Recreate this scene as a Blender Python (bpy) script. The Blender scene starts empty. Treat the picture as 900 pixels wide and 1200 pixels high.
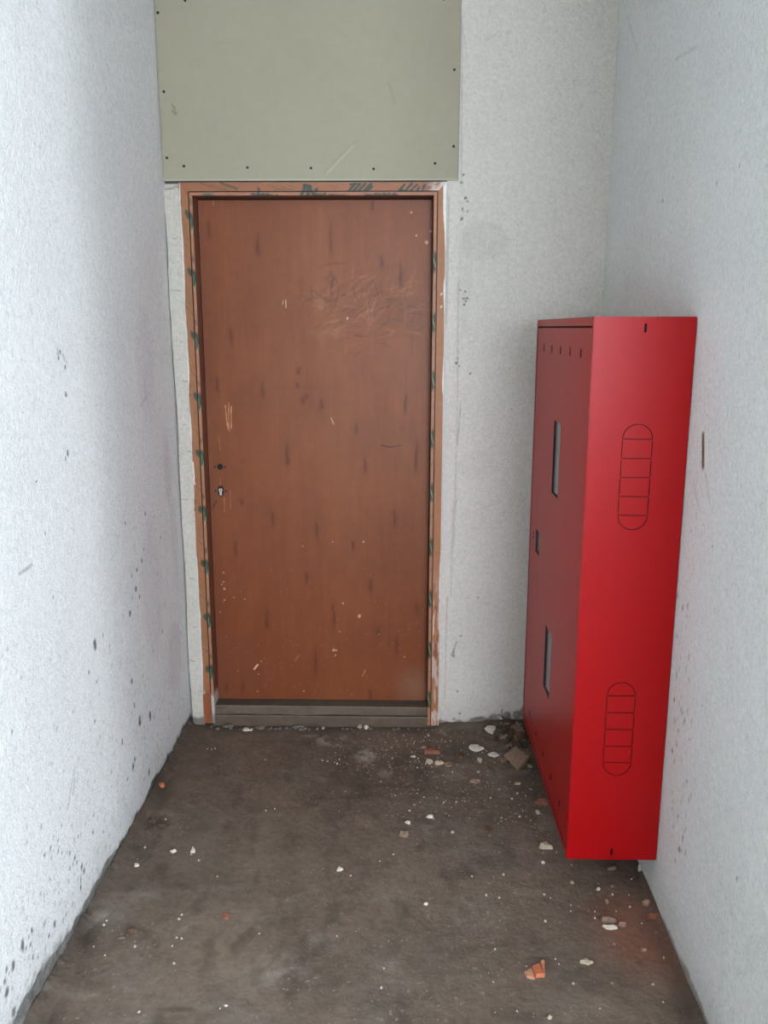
import bpy, bmesh, math, random
import numpy as np
from mathutils import Vector, Matrix
S = bpy.context.scene
C = S.collection

# ------------------------------------------------------------------ camera
FPX, PITCH, YAW, ROLL, CAMZ = 1005.0, .2118, .0216, .0011, 1.603   # focal length in pixels of a 900x1200 frame
cd = bpy.data.cameras.new('camera'); cam = bpy.data.objects.new('camera', cd); C.objects.link(cam)
cd.sensor_fit = 'VERTICAL'; cd.sensor_height = 36.0; cd.lens = FPX/1200*36.0; cd.clip_start = .02
cam.location = (0, 0, CAMZ)
cam.matrix_world = (Matrix.Translation((0, 0, CAMZ)) @ Matrix.Rotation(YAW, 4, 'Z')
                    @ Matrix.Rotation(math.pi/2-PITCH, 4, 'X') @ Matrix.Rotation(ROLL, 4, 'Z'))
S.camera = cam

# ------------------------------------------------------------------ world, light, exposure
w = bpy.data.worlds.new('overcast_sky'); S.world = w; w.use_nodes = True
bg = w.node_tree.nodes['Background']
bg.inputs[0].default_value = (.78, .89, 1.0, 1); bg.inputs[1].default_value = 42.0
S.view_settings.view_transform = 'Standard'; S.view_settings.look = 'None'
S.view_settings.gamma = 1; S.view_settings.exposure = 0.52
S.view_settings.use_curve_mapping = False
# window openings of the outer room: (axis, plane, a0, a1, z0, z1)
WIN_SIDE = (4.2, -2.40, -1.60, .4, 2.8)      # in the wall x = 4.2, y range, z range
WIN_REAR_FILL = (-3.5, .5, 2.6, 1.2, 2.3)         # in the wall y = -3.5, x range, z range; unseen opening added for more light
def portal(loc, rot, sx, sy):
    l = bpy.data.lights.new('daylight_portal', 'AREA'); l.shape = 'RECTANGLE'; l.size = sx; l.size_y = sy
    l.cycles.is_portal = True
    o = bpy.data.objects.new('daylight_portal', l); C.objects.link(o); o.location = loc; o.rotation_euler = rot
x, a0, a1, z0, z1 = WIN_SIDE
portal((x+.1, (a0+a1)/2, (z0+z1)/2), (0, math.pi/2, 0), z1-z0, a1-a0)
y, a0, a1, z0, z1 = WIN_REAR_FILL
portal(((a0+a1)/2, y-.1, (z0+z1)/2), (math.pi/2, 0, 0), a1-a0, z1-z0)

# ------------------------------------------------------------------ measures of the niche
XL, XR, YB, YEND, ZC = -.87, .734, 3.261, 1.1, 3.0
YLEAF = 3.321
rng = np.random.RandomState(7); random.seed(7)

def lin(c):
    c = np.asarray(c, float)/255
    return np.where(c <= .04045, c/12.92, ((c+.055)/1.055)**2.4)

def un(px, py, ax, v):
    """a photograph pixel on the real plane (axis ax = v), in metres"""
    a, b = px-450., py-600.
    c, s = math.cos(ROLL), math.sin(ROLL); a, b = c*a+s*b, -s*a+c*b
    x, u = a/FPX, -b/FPX
    c, s = math.cos(PITCH), math.sin(PITCH); yy = c+s*u; z = -s+c*u
    c, s = math.cos(YAW), math.sin(YAW); r = np.array([c*x-s*yy, s*x+c*yy, z])
    o = np.array([0, 0, CAMZ]); t = (v-o[ax])/r[ax]
    return o+t*r

def noise(u, v, seed=0):
    iu = np.floor(u).astype(np.int64); iv = np.floor(v).astype(np.int64)
    fu = u-iu; fv = v-iv; fu = fu*fu*(3-2*fu); fv = fv*fv*(3-2*fv)
    def hsh(a, b):
        n = (a*374761393+b*668265263+seed*974634777) & 0xffffffff
        n = ((n ^ (n >> 13))*1274126177) & 0xffffffff
        return ((n ^ (n >> 16)) & 0xffff)/65535.
    return (hsh(iu, iv)*(1-fu)*(1-fv)+hsh(iu+1, iv)*fu*(1-fv)+hsh(iu, iv+1)*(1-fu)*fv+hsh(iu+1, iv+1)*fu*fv)*2-1
def fbm(u, v, sc, oct=4, seed=0):
    r = 0; a = 1.; t = 0
    for k in range(oct):
        r = r+a*noise(u*sc+17.3*k, v*sc+5.1*k, seed+k); t += a; a *= .5; sc *= 2.03
    return r/t
def sst(a, b, x):
    t = np.clip((x-a)/(b-a), 0, 1); return t*t*(3-2*t)

# ------------------------------------------------------------------ tagging and linking
def tag(o, label=None, cat=None, group=None, kind=None):
    if label: o['label'] = label
    if cat: o['category'] = cat
    if group: o['group'] = group
    if kind: o['kind'] = kind
    return o
def link(name, me, m=None, parent=None):
    o = bpy.data.objects.new(name, me); C.objects.link(o)
    if m is not None:
        for q in (m if isinstance(m, (list, tuple)) else [m]): me.materials.append(q)
    if parent is not None: o.parent = parent
    return o
def empty(name, loc=(0, 0, 0)):
    o = bpy.data.objects.new(name, None); C.objects.link(o); o.location = loc; o.empty_display_size = .05
    return o
def bmobj(name, bm, m=None, parent=None, smooth=False):
    me = bpy.data.meshes.new(name); bm.normal_update(); bm.to_mesh(me); bm.free()
    if smooth: me.polygons.foreach_set('use_smooth', [True]*len(me.polygons))
    return link(name, me, m, parent)
def add_box(bm, x0, x1, y0, y1, z0, z1, bev=0, mi=0):
    g = bmesh.ops.create_cube(bm, size=1)
    M = Matrix.Translation(((x0+x1)/2, (y0+y1)/2, (z0+z1)/2)) @ Matrix.Diagonal((x1-x0, y1-y0, z1-z0, 1))
    bmesh.ops.transform(bm, matrix=M, verts=g['verts'])
    fs = {f for v in g['verts'] for f in v.link_faces}
    for f in fs: f.material_index = mi
    if bev:
        es = list({e for v in g['verts'] for e in v.link_edges})
        bmesh.ops.bevel(bm, geom=es, offset=bev, segments=2, affect='EDGES')
def add_cyl(bm, c, r, d, axis='Y', n=20, mi=0, r2=None):
    g = bmesh.ops.create_cone(bm, cap_ends=True, segments=n, radius1=r, radius2=r if r2 is None else r2, depth=d)
    R = {'X': Matrix.Rotation(math.pi/2, 4, 'Y'), 'Y': Matrix.Rotation(math.pi/2, 4, 'X'), 'Z': Matrix()}[axis]
    bmesh.ops.transform(bm, matrix=Matrix.Translation(c) @ R, verts=g['verts'])
    for f in {f for v in g['verts'] for f in v.link_faces}: f.material_index = mi
def add_prism(bm, pts, y0, y1, axis='Y', mi=0):
    """extrude a 2D outline; axis Y: pts are (x,z); axis X: pts are (y,z)"""
    def P(p, d): return (p[0], d, p[1]) if axis == 'Y' else (d, p[0], p[1])
    a = [bm.verts.new(P(p, y0)) for p in pts]; b = [bm.verts.new(P(p, y1)) for p in pts]
    n = len(pts); fs = [bm.faces.new(a), bm.faces.new(b[::-1])]
    for i in range(n): fs.append(bm.faces.new((a[i], b[i], b[(i+1) % n], a[(i+1) % n])))
    for f in fs: f.material_index = mi
    bmesh.ops.recalc_face_normals(bm, faces=fs)

# ------------------------------------------------------------------ materials
def mat(name, col=None, rough=.6, attr=False, metal=0, spec=.5, bumps=(), var=0, var_sc=20, stretch=None, coat=0, colvar2=None):
    """bumps: list of (scale, distance in m, detail). var: amount of fine colour noise"""
    m = bpy.data.materials.new(name); m.use_nodes = True; nt = m.node_tree; b = nt.nodes['Principled BSDF']
    b.inputs['Roughness'].default_value = rough; b.inputs['Metallic'].default_value = metal
    b.inputs['Specular IOR Level'].default_value = spec; b.inputs['Coat Weight'].default_value = coat
    tc = nt.nodes.new('ShaderNodeTexCoord'); src = tc.outputs['Object']
    if stretch:
        mp = nt.nodes.new('ShaderNodeMapping'); mp.inputs['Scale'].default_value = stretch
        nt.links.new(src, mp.inputs[0]); src = mp.outputs[0]
    if attr:
        a = nt.nodes.new('ShaderNodeAttribute'); a.attribute_name = 'tint'; cout = a.outputs['Color']
    else:
        a = nt.nodes.new('ShaderNodeRGB'); a.outputs[0].default_value = (*col, 1); cout = a.outputs[0]
    if var:
        n = nt.nodes.new('ShaderNodeTexNoise'); n.inputs['Scale'].default_value = var_sc; n.inputs['Detail'].default_value = 6
        nt.links.new(src, n.inputs[0])
        mr = nt.nodes.new('ShaderNodeMapRange'); mr.inputs[1].default_value = .3; mr.inputs[2].default_value = .7
        mr.inputs[3].default_value = 1-var; mr.inputs[4].default_value = 1+var; nt.links.new(n.outputs[0], mr.inputs[0])
        mx = nt.nodes.new('ShaderNodeVectorMath'); mx.operation = 'SCALE'
        nt.links.new(cout, mx.inputs[0]); nt.links.new(mr.outputs[0], mx.inputs['Scale']); cout = mx.outputs[0]
    nt.links.new(cout, b.inputs['Base Color'])
    prev = None
    for sc, dist, det in bumps:
        n = nt.nodes.new('ShaderNodeTexNoise'); n.inputs['Scale'].default_value = sc; n.inputs['Detail'].default_value = det
        n.inputs['Roughness'].default_value = .6
        nt.links.new(src, n.inputs[0])
        bp = nt.nodes.new('ShaderNodeBump'); bp.inputs['Strength'].default_value = 1; bp.inputs['Distance'].default_value = dist
        nt.links.new(n.outputs[0], bp.inputs['Height'])
        if prev: nt.links.new(prev.outputs[0], bp.inputs['Normal'])
        prev = bp
    if prev: nt.links.new(prev.outputs[0], b.inputs['Normal'])
    return m

M = {}
M['plaster'] = mat('rough_white_plaster', attr=True, rough=.9, spec=.2, bumps=((38, .0035, 4), (150, .0050, 3)), var=.07, var_sc=80)
def add_flecks(m, sc, lo, hi, amount, stretch):
    nt = m.node_tree; b = nt.nodes['Principled BSDF']; src = b.inputs['Base Color'].links[0].from_socket
    tc = nt.nodes.new('ShaderNodeTexCoord'); mp = nt.nodes.new('ShaderNodeMapping'); mp.inputs['Scale'].default_value = stretch
    nt.links.new(tc.outputs['Object'], mp.inputs[0])
    n = nt.nodes.new('ShaderNodeTexNoise'); n.inputs['Scale'].default_value = sc; n.inputs['Detail'].default_value = 3; n.inputs['Distortion'].default_value = 2.6
    nt.links.new(mp.outputs[0], n.inputs[0])
    big = nt.nodes.new('ShaderNodeTexNoise'); big.inputs['Scale'].default_value = 3.5; big.inputs['Detail'].default_value = 3
    nt.links.new(tc.outputs['Object'], big.inputs[0])
    ad = nt.nodes.new('ShaderNodeMath'); ad.operation = 'MULTIPLY_ADD'; ad.inputs[1].default_value = .22; nt.links.new(big.outputs[0], ad.inputs[0]); nt.links.new(n.outputs[0], ad.inputs[2])
    mr = nt.nodes.new('ShaderNodeMapRange'); mr.inputs[1].default_value = lo; mr.inputs[2].default_value = hi; mr.inputs[3].default_value = 1; mr.inputs[4].default_value = 1-amount
    nt.links.new(ad.outputs[0], mr.inputs[0])
    mx = nt.nodes.new('ShaderNodeVectorMath'); mx.operation = 'SCALE'; nt.links.new(src, mx.inputs[0]); nt.links.new(mr.outputs[0], mx.inputs['Scale'])
    nt.links.new(mx.outputs[0], b.inputs['Base Color'])
M['plain'] = mat('plain_white_plaster', col=(.80, .80, .78), rough=.9, spec=.2, bumps=((30, .004, 3),))
M['floor'] = mat('dusty_concrete', attr=True, rough=.8, spec=.25, bumps=((14, .006, 5), (90, .0022, 4)), var=.10, var_sc=60)
M['board'] = mat('grey_green_board', attr=True, rough=.75, spec=.3, bumps=((60, .0004, 3),), var=.02, var_sc=30)
M['leaf'] = mat('worn_brown_laminate', attr=True, rough=.45, spec=.28, bumps=((9, .0012, 3), (160, .00025, 2)), var=.04, var_sc=25, stretch=(1, 1, .12))
M['frame'] = mat('taped_wooden_frame', attr=True, rough=.5, spec=.4, bumps=((70, .0006, 3),), var=.06, var_sc=50)
M['sill'] = mat('grey_painted_sill', attr=True, rough=.8, spec=.2, bumps=((60, .0015, 4),), var=.1, var_sc=30)
M['red'] = mat('red_powder_coat', col=(.34, .0015, .003), rough=.36, spec=.21, bumps=((320, .0003, 2),))
M['cut'] = mat('dark_cut_shade', col=(.012, .002, .002), rough=.8)  # near-black in place of the shade inside the cabinet's cuts
M['black'] = mat('hole_shade', col=(.006, .006, .006), rough=.9)  # flat black standing for the darkness inside the door's holes
M['screw'] = mat('black_screw', col=(.012, .012, .012), rough=.45, metal=.6)
M['steel'] = mat('worn_steel', col=(.55, .55, .52), rough=.35, metal=.9)
M['glass'] = mat('grey_acrylic_pane', col=(.13, .127, .135), rough=.25, spec=.5)

add_flecks(M['plaster'], 110, .66, .80, .20, (1, 1, .7))
add_flecks(M['floor'], 60, .72, .86, .30, (1, 1, 1))

# ------------------------------------------------------------------ painted grids
class Sheet:
    """dense grid; coordinates (u, v) in metres, own colour at every vertex"""
    def __init__(s, us, vs, base):
        s.us, s.vs = np.asarray(us), np.asarray(vs)
        s.U, s.V = np.meshgrid(s.us, s.vs, indexing='ij')
        s.col = np.tile(lin(base), s.U.shape+(1,)) if np.ndim(base) == 1 else base
    def mix(s, a, c):
        a = np.asarray(a)[..., None]; s.col = s.col*(1-a)+lin(c)*a
    def mul(s, k): s.col = s.col*np.asarray(k)[..., None]
    def _win(s, u0, u1, v0, v1):
        i0, i1 = np.searchsorted(s.us, [u0, u1]); j0, j1 = np.searchsorted(s.vs, [v0, v1])
        return slice(max(i0-1, 0), i1+1), slice(max(j0-1, 0), j1+1)
    def _apply(s, sl, a, c):
        a = a[..., None]; s.col[sl] = s.col[sl]*(1-a)+lin(c)*a
    def ell(s, u, v, ru, rv, c, a=1., soft=.5, rag=0):
        sl = s._win(u-ru*1.6, u+ru*1.6, v-rv*1.6, v+rv*1.6)
        d = np.hypot((s.U[sl]-u)/ru, (s.V[sl]-v)/rv)
        if rag: d = d+rag*fbm(s.U[sl], s.V[sl], 1.3/min(ru, rv), 3, 5)
        s._apply(sl, a*(1-sst(1-soft, 1+soft*.4, d)), c)
    def line(s, u0, v0, u1, v1, w, c, a=1.):
        m = w*2
        sl = s._win(min(u0, u1)-m, max(u0, u1)+m, min(v0, v1)-m, max(v0, v1)+m)
        du, dv = u1-u0, v1-v0; L = du*du+dv*dv+1e-12
        t = np.clip(((s.U[sl]-u0)*du+(s.V[sl]-v0)*dv)/L, 0, 1)
        d = np.hypot(s.U[sl]-u0-t*du, s.V[sl]-v0-t*dv)
        s._apply(sl, a*(1-sst(w*.35, w*.75, d)), c)
    def build(s, name, pos, m, parent=None, smooth=True, flip=False):
        P = pos(s.U, s.V).reshape(-1, 3); nu, nv = s.U.shape
        idx = np.arange(nu*nv).reshape(nu, nv)
        q = np.stack([idx[:-1, :-1], idx[1:, :-1], idx[1:, 1:], idx[:-1, 1:]], -1).reshape(-1, 4)
        if flip: q = q[:, ::-1]
        me = bpy.data.meshes.new(name); me.vertices.add(len(P)); me.vertices.foreach_set('co', P.astype(np.float32).ravel())
        me.loops.add(q.size); me.loops.foreach_set('vertex_index', q.astype(np.int32).ravel())
        me.polygons.add(len(q)); me.polygons.foreach_set('loop_start', np.arange(0, q.size, 4, dtype=np.int32))
        me.polygons.foreach_set('use_smooth', np.full(len(q), smooth))
        me.update(calc_edges=True)
        at = me.attributes.new('tint', 'FLOAT_COLOR', 'POINT')
        c = np.ones((len(P), 4), np.float32); c[:, :3] = s.col.reshape(-1, 3); at.data.foreach_set('color', c.ravel())
        return link(name, me, m, parent)
def lsp(a, b, step): return np.linspace(a, b, max(2, int(round((b-a)/step))+1))
def xyz(x, y, z): return np.stack(np.broadcast_arrays(x, y, z), -1)

WHITE = (230, 229, 227)
# ================================================================== FLOOR
def floor_h(x, y):
    x = np.asarray(x, float); y = np.asarray(y, float)
    h = .0035*fbm(x, y, 3, 4, 11)+.0012*fbm(x, y, 22, 3, 12)
    # loose mortar banked up along the walls
    e = np.clip(1-(x-XL)/(.045+.03*fbm(y, y*0, 7, 3, 21)), 0, 1); h = h+(.026+.010*fbm(x, y, 24, 3, 25))*e**1.5
    e = np.clip(1-(XR-x)/(.025+.015*fbm(y, y*0, 9, 3, 22)), 0, 1); h = h+.014*e**1.5
    e = np.clip(1-(YB-y)/(.045+.03*fbm(x, x*0, 8, 3, 23)), 0, 1)*sst(.10, .2, x); h = h+.022*e**1.3
    d = np.hypot((x-.44)/.17, (y-3.20)/.15); h = h+.035*np.clip(1-d, 0, 1)**1.2*(1+.5*fbm(x, y, 40, 3, 24))
    return h
def build_floor():
    sh = Sheet(lsp(XL, XR, .004), lsp(1.15, YB+.02, .004), (118, 103, 90)); U, V = sh.U, sh.V
    sh.mix(.55*sst(-.3, .5, fbm(U, V, 1.7, 4, 31)), (98, 86, 75))
    sh.mix(.5*sst(0, .6, fbm(U, V, 3.1, 4, 33)), (116, 110, 101))
    sh.mix(.45*sst(2.2, 3.0, V), (98, 78, 65))
    sh.mul(.92+.26*fbm(U, V, 9, 5, 34)+.16*fbm(U, V, 50, 3, 35))
    sh.mix(.45*sst(.15, .55, fbm(U*2, V, 7, 5, 36)), (66, 57, 50))
    sh.mix(.30*sst(.3, .65, fbm(U, V*2.0, 5, 5, 37)), (146, 140, 131))
    # brick dust below the cabinet, its red bounce light painted in too
    p = un(745, 1085, 2, 0); d = np.hypot((U-p[0])/.16, (V-p[1])/.30)+.25*fbm(U, V, 8, 3, 38)
    sh.mix(.55*(1-sst(.2, 1.1, d)), (140, 90, 70))
    p = un(640, 1000, 2, 0); d = np.hypot((U-p[0])/.2, (V-p[1])/.3)+.25*fbm(U, V, 8, 3, 38)
    sh.mix(.25*(1-sst(.2, 1.1, d)), (124, 92, 76))
    # pale scuffed dust
    for px, py, ru, rv, a in ((395, 868, .10, .06, .60), (430, 886, .07, .09, .55), (375, 862, .10, .02, .3), (215, 1083, .02, .05, .30), (452, 905, .04, .05, .2),
                              (330, 1135, .10, .10, .16), (510, 972, .05, .05, .18), (560, 1068, .1, .1, .12)):
        p = un(px, py, 2, 0); d = np.hypot((U-p[0])/ru, (V-p[1])/rv)
        sh.mix(a*(1-sst(.3, 1.1, d+.3*fbm(U, V, 18, 3, 39)))*sst(-.25, .35, fbm(U, V, 34, 4, 40)), (178, 168, 158))
    # dark stains and scuffs
    for px, py, ru, rv, a in ((185, 965, .06, .05, .7), (212, 1038, .05, .02, .35), (575, 1012, .09, .05, .30), (595, 1005, .03, .08, .35), (360, 870, .05, .03, .25),
                              (210, 1183, .05, .01, .45), (395, 1150, .03, .02, .3), (690, 1160, .03, .03, .25), (100, 1105, .03, .04, .4), (545, 880, .13, .06, .3),
                              (600, 858, .12, .12, .75), (300, 948, .06, .03, .2), (800, 1185, .04, .05, .5), (640, 905, .08, .08, .4)):
        p = un(px, py, 2, 0); d = np.hypot((U-p[0])/ru, (V-p[1])/rv)
        sh.mix(a*(1-sst(.2, 1.2, d+.45*fbm(U, V, 25, 3, 41))), (56, 49, 44))
    # trowel arcs and scratches
    for k in range(60):
        x0, y0 = rng.uniform(XL+.1, XR-.1), rng.uniform(1.6, 3.2); an = rng.uniform(-.9, .3); L = rng.uniform(.02, .14)
        dk = rng.rand() < .6
        sh.line(x0, y0, x0+L*math.cos(an), y0+L*math.sin(an), rng.uniform(.002, .006), (70, 62, 56) if dk else (150, 143, 134), rng.uniform(.1, .35))
    # floor tone darker along the walls
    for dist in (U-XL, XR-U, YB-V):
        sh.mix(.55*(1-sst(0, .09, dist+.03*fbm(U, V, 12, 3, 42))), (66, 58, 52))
    # small specks of lime
    sp = noise(U*180, V*180, 43); sh.mix(.5*sst(.80, .9, sp)*sst(-.1, .5, fbm(U, V, 4, 2, 44)), (170, 162, 152))
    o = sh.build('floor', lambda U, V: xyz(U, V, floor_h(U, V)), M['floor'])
    tag(o, kind='structure')
    s2 = Sheet(np.r_[lsp(XL, XR, .1), lsp(XR+.05, 4.2, .3)], lsp(-3.5, 1.15, .1), (116, 108, 100))
    s2.mul(1+.15*fbm(s2.U, s2.V, 4, 3, 34))
    tag(s2.build('floor_outer_room', lambda U, V: xyz(U, V, np.where(V > 1.1, floor_h(U, V), 0)), M['floor'], o), kind='structure')
build_floor()

# ================================================================== WALLS
def plaster_h(u, v, seed, amp=1.):
    return amp*(.0040*fbm(u, v, 1.6, 3, seed)+.0012*fbm(u, v, 12, 3, seed+5)+.0007*np.abs(fbm(u, v, 45, 3, seed+9)))
def plaster_tint(sh, seed, base=WHITE):
    U, V = sh.U, sh.V
    sh.mul(1+.030*fbm(U, V, 2.2, 4, seed+50)+.02*fbm(U, V, 60, 2, seed+51))
    # pit shade of the roughcast put into the colour, longer than wide
    sp = noise(U*150+noise(U*40, V*40, seed+3)*2, V*85, seed+52)
    sh.mix(.22*sst(.62, .88, sp)*sst(-.6, .6, fbm(U, V, 5, 3, seed+53)), (150, 148, 146))

def build_left():
    sh = Sheet(lsp(1.15, YB+.02, .005), lsp(-.02, ZC, .005), WHITE); U, V = sh.U, sh.V
    plaster_tint(sh, 100)
    def on(px, py): p = un(px, py, 0, XL); return p[1], p[2]
    # mauve smudges towards the corner
    for px, py, ru, rv, a in ((196, 545, .05, .17, .35), (178, 690, .14, .30, .22), (205, 770, .10, .16, .30), (170, 430, .10, .25, .15), (205, 640, .05, .2, .2), (190, 180, .08, .4, .12)):
        u, v = on(px, py); d = np.hypot((U-u)/ru, (V-v)/rv)+.25*fbm(U, V, 7, 3, 60)
        sh.mix(a*(1-sst(.6, 1.05, d)), (196, 180, 182))
    sh.mix(.12*sst(2.55, 3.1, U), (206, 198, 198))  # mauve tone of the shaded wall end painted in
    chips = [(69, 412, 5), (67, 420, 4), (75, 430, 4), (76, 462, 6), (78, 531, 6), (75, 538, 4), (42, 565, 3), (52, 625, 3), (170, 602, 6), (180, 606, 4), (146, 613, 4), (188, 630, 4),
             (168, 644, 4), (166, 657, 6), (160, 668, 6), (154, 675, 5), (159, 690, 8), (155, 701, 4), (163, 699, 5), (152, 719, 8), (161, 711, 3), (120, 745, 4), (110, 755, 11),
             (184, 672, 4), (190, 740, 5), (103, 788, 4), (112, 799, 4), (154, 798, 7), (157, 826, 5), (164, 846, 13), (176, 839, 11), (143, 869, 7), (158, 890, 7), (156, 898, 10), (149, 913, 5), (158, 828, 4),
             (57, 994, 6), (50, 1002, 5), (66, 998, 5), (71, 999, 5), (80, 1000, 6), (86, 1005, 6), (84, 1012, 5), (88, 1010, 5), (94, 1016, 9), (97, 1020, 8), (80, 1018, 5), (108, 975, 6), (123, 992, 6), (175, 905, 8),
             (93, 1031, 6), (93, 1040, 7), (62, 1083, 9), (35, 1091, 7), (31, 1098, 5), (24, 1108, 13), (28, 1110, 5), (33, 1107, 6), (13, 1131, 11), (5, 1137, 7), (3, 1150, 7), (6, 1162, 10), (4, 1165, 6), (41, 1151, 8),
             (66, 985, 4), (99, 965, 4), (40, 1165, 10), (14, 1186, 12), (56, 1097, 6), (36, 1122, 6), (8, 1142, 4), (120, 975, 5), (70, 968, 4), (12, 858, 4), (90, 980, 4), (110, 845, 4), (60, 700, 3), (130, 905, 4)]
    for px, py, s in chips:
        u, v = on(px, py); r = s*.0010*(1 if py < 960 else .78)
        sh.ell(u, v, r*1.1, r*1.5, (92, 88, 88), .9, .35, .5)
    for a, b, al in (((86, 900), (78, 945), .35), ((86, 912), (84, 930), .5), ((20, 673), (36, 662), .5), ((72, 415), (77, 425), .5), ((66, 408), (67, 417), .5), ((175, 460), (165, 475), .25), ((168, 440), (172, 470), .25), ((135, 365), (138, 390), .25)):
        sh.line(*on(*a), *on(*b), .006, (120, 118, 118), al)
    for k in range(420):                                        # random small pits near the floor
        u, v = rng.uniform(1.5, 3.2), abs(rng.normal(0, .32)); sh.ell(u, v, rng.uniform(.003, .008), rng.uniform(.003, .009), (126, 124, 124), rng.uniform(.2, .65), .6, .3)
    edge = V-.030-.03*fbm(U, V*0, 5, 4, 61)-.035*sst(2.45, 1.7, U)
    sh.mix(.85*(1-sst(-.004, .006, edge+.026*fbm(U, V, 26, 4, 62))), (70, 64, 57)); sh.mul(1-.35*(1-sst(0, .02, edge))*sst(-.1, .3, fbm(U, V, 60, 3, 66))); sh.mix(.5*(1-sst(-.01, .03, edge+.03*fbm(U, V, 30, 4, 67)))*sst(0, .3, fbm(U, V, 35, 3, 68)), (60, 54, 48))
    sh.mix(.25*(1-sst(0, .16, edge+.05*fbm(U, V, 10, 3, 63))), (150, 145, 140))
    def pos(U, V):
        h = plaster_h(U, V, 100)-(.006+.006*fbm(U, V, 25, 3, 69))*(1-sst(-.002, .006, edge+.02*fbm(U, V, 26, 4, 62)))
        return xyz(XL+h+.0026*(YB-U), U, V)
    o = tag(sh.build('wall_left', pos, M['plaster']), kind='structure')
    s2 = Sheet(lsp(-3.5, 1.15, .5), lsp(0, ZC, .5), WHITE)
    tag(s2.build('wall_left_outer', lambda U, V: xyz(XL+.002+0*U, U, V), M['plaster'], o), kind='structure')
build_left()

def build_right():
    sh = Sheet(lsp(YEND, YB+.02, .005), lsp(-.02, ZC, .005), (225, 226, 223)); U, V = sh.U, sh.V
    plaster_tint(sh, 200)
    def on(px, py): p = un(px, py, 0, XR-.009); return p[1], p[2]
    for k in range(60):
        sh.ell(*on(rng.uniform(786, 812), rng.uniform(690, 1010)), .004, rng.uniform(.004, .013), (120, 116, 112), rng.uniform(.2, .8), .5, .3)
    for px, py, s in ((824, 520, 7), (824, 530, 8), (824, 541, 5), (866, 1030, 4), (797, 995, 7), (788, 880, 6), (790, 820, 5), (840, 215, 4), (775, 235, 4), (770, 275, 3), (868, 195, 3), (835, 640, 3)):
        u, v = on(px, py); sh.ell(u, v, s*.0011, s*.0016, (112, 96, 86), .85, .5, .3)
    sh.line(*on(824, 510), *on(824, 546), .015, (98, 78, 66), .95); sh.line(*on(827, 508), *on(828, 548), .007, (232, 230, 226), .8)
    for a, b in (((812, 560), (820, 600)), ((826, 548), (832, 590)), ((732, 20), (745, 60)), ((790, 70), (815, 55))): sh.line(*on(*a), *on(*b), .006, (176, 172, 166), .4)
    edge = V-.012-.016*fbm(U, V*0, 6, 4, 64)
    sh.mix(.8*(1-sst(-.005, .012, edge+.010*fbm(U, V, 40, 3, 65))), (100, 92, 84))
    sh.mix(.25*(1-sst(0, .14, edge+.05*fbm(U, V, 10, 3, 66))), (160, 152, 145))
    o = tag(sh.build('wall_right', lambda U, V: xyz(XR-.0078*(YB-U)-.5*plaster_h(U, V, 200)*np.where((U > 2.05) & (U < 3.2) & (V < 1.75), .3, 1), U, V), M['plaster'], flip=True), kind='structure')
build_right()

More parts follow.
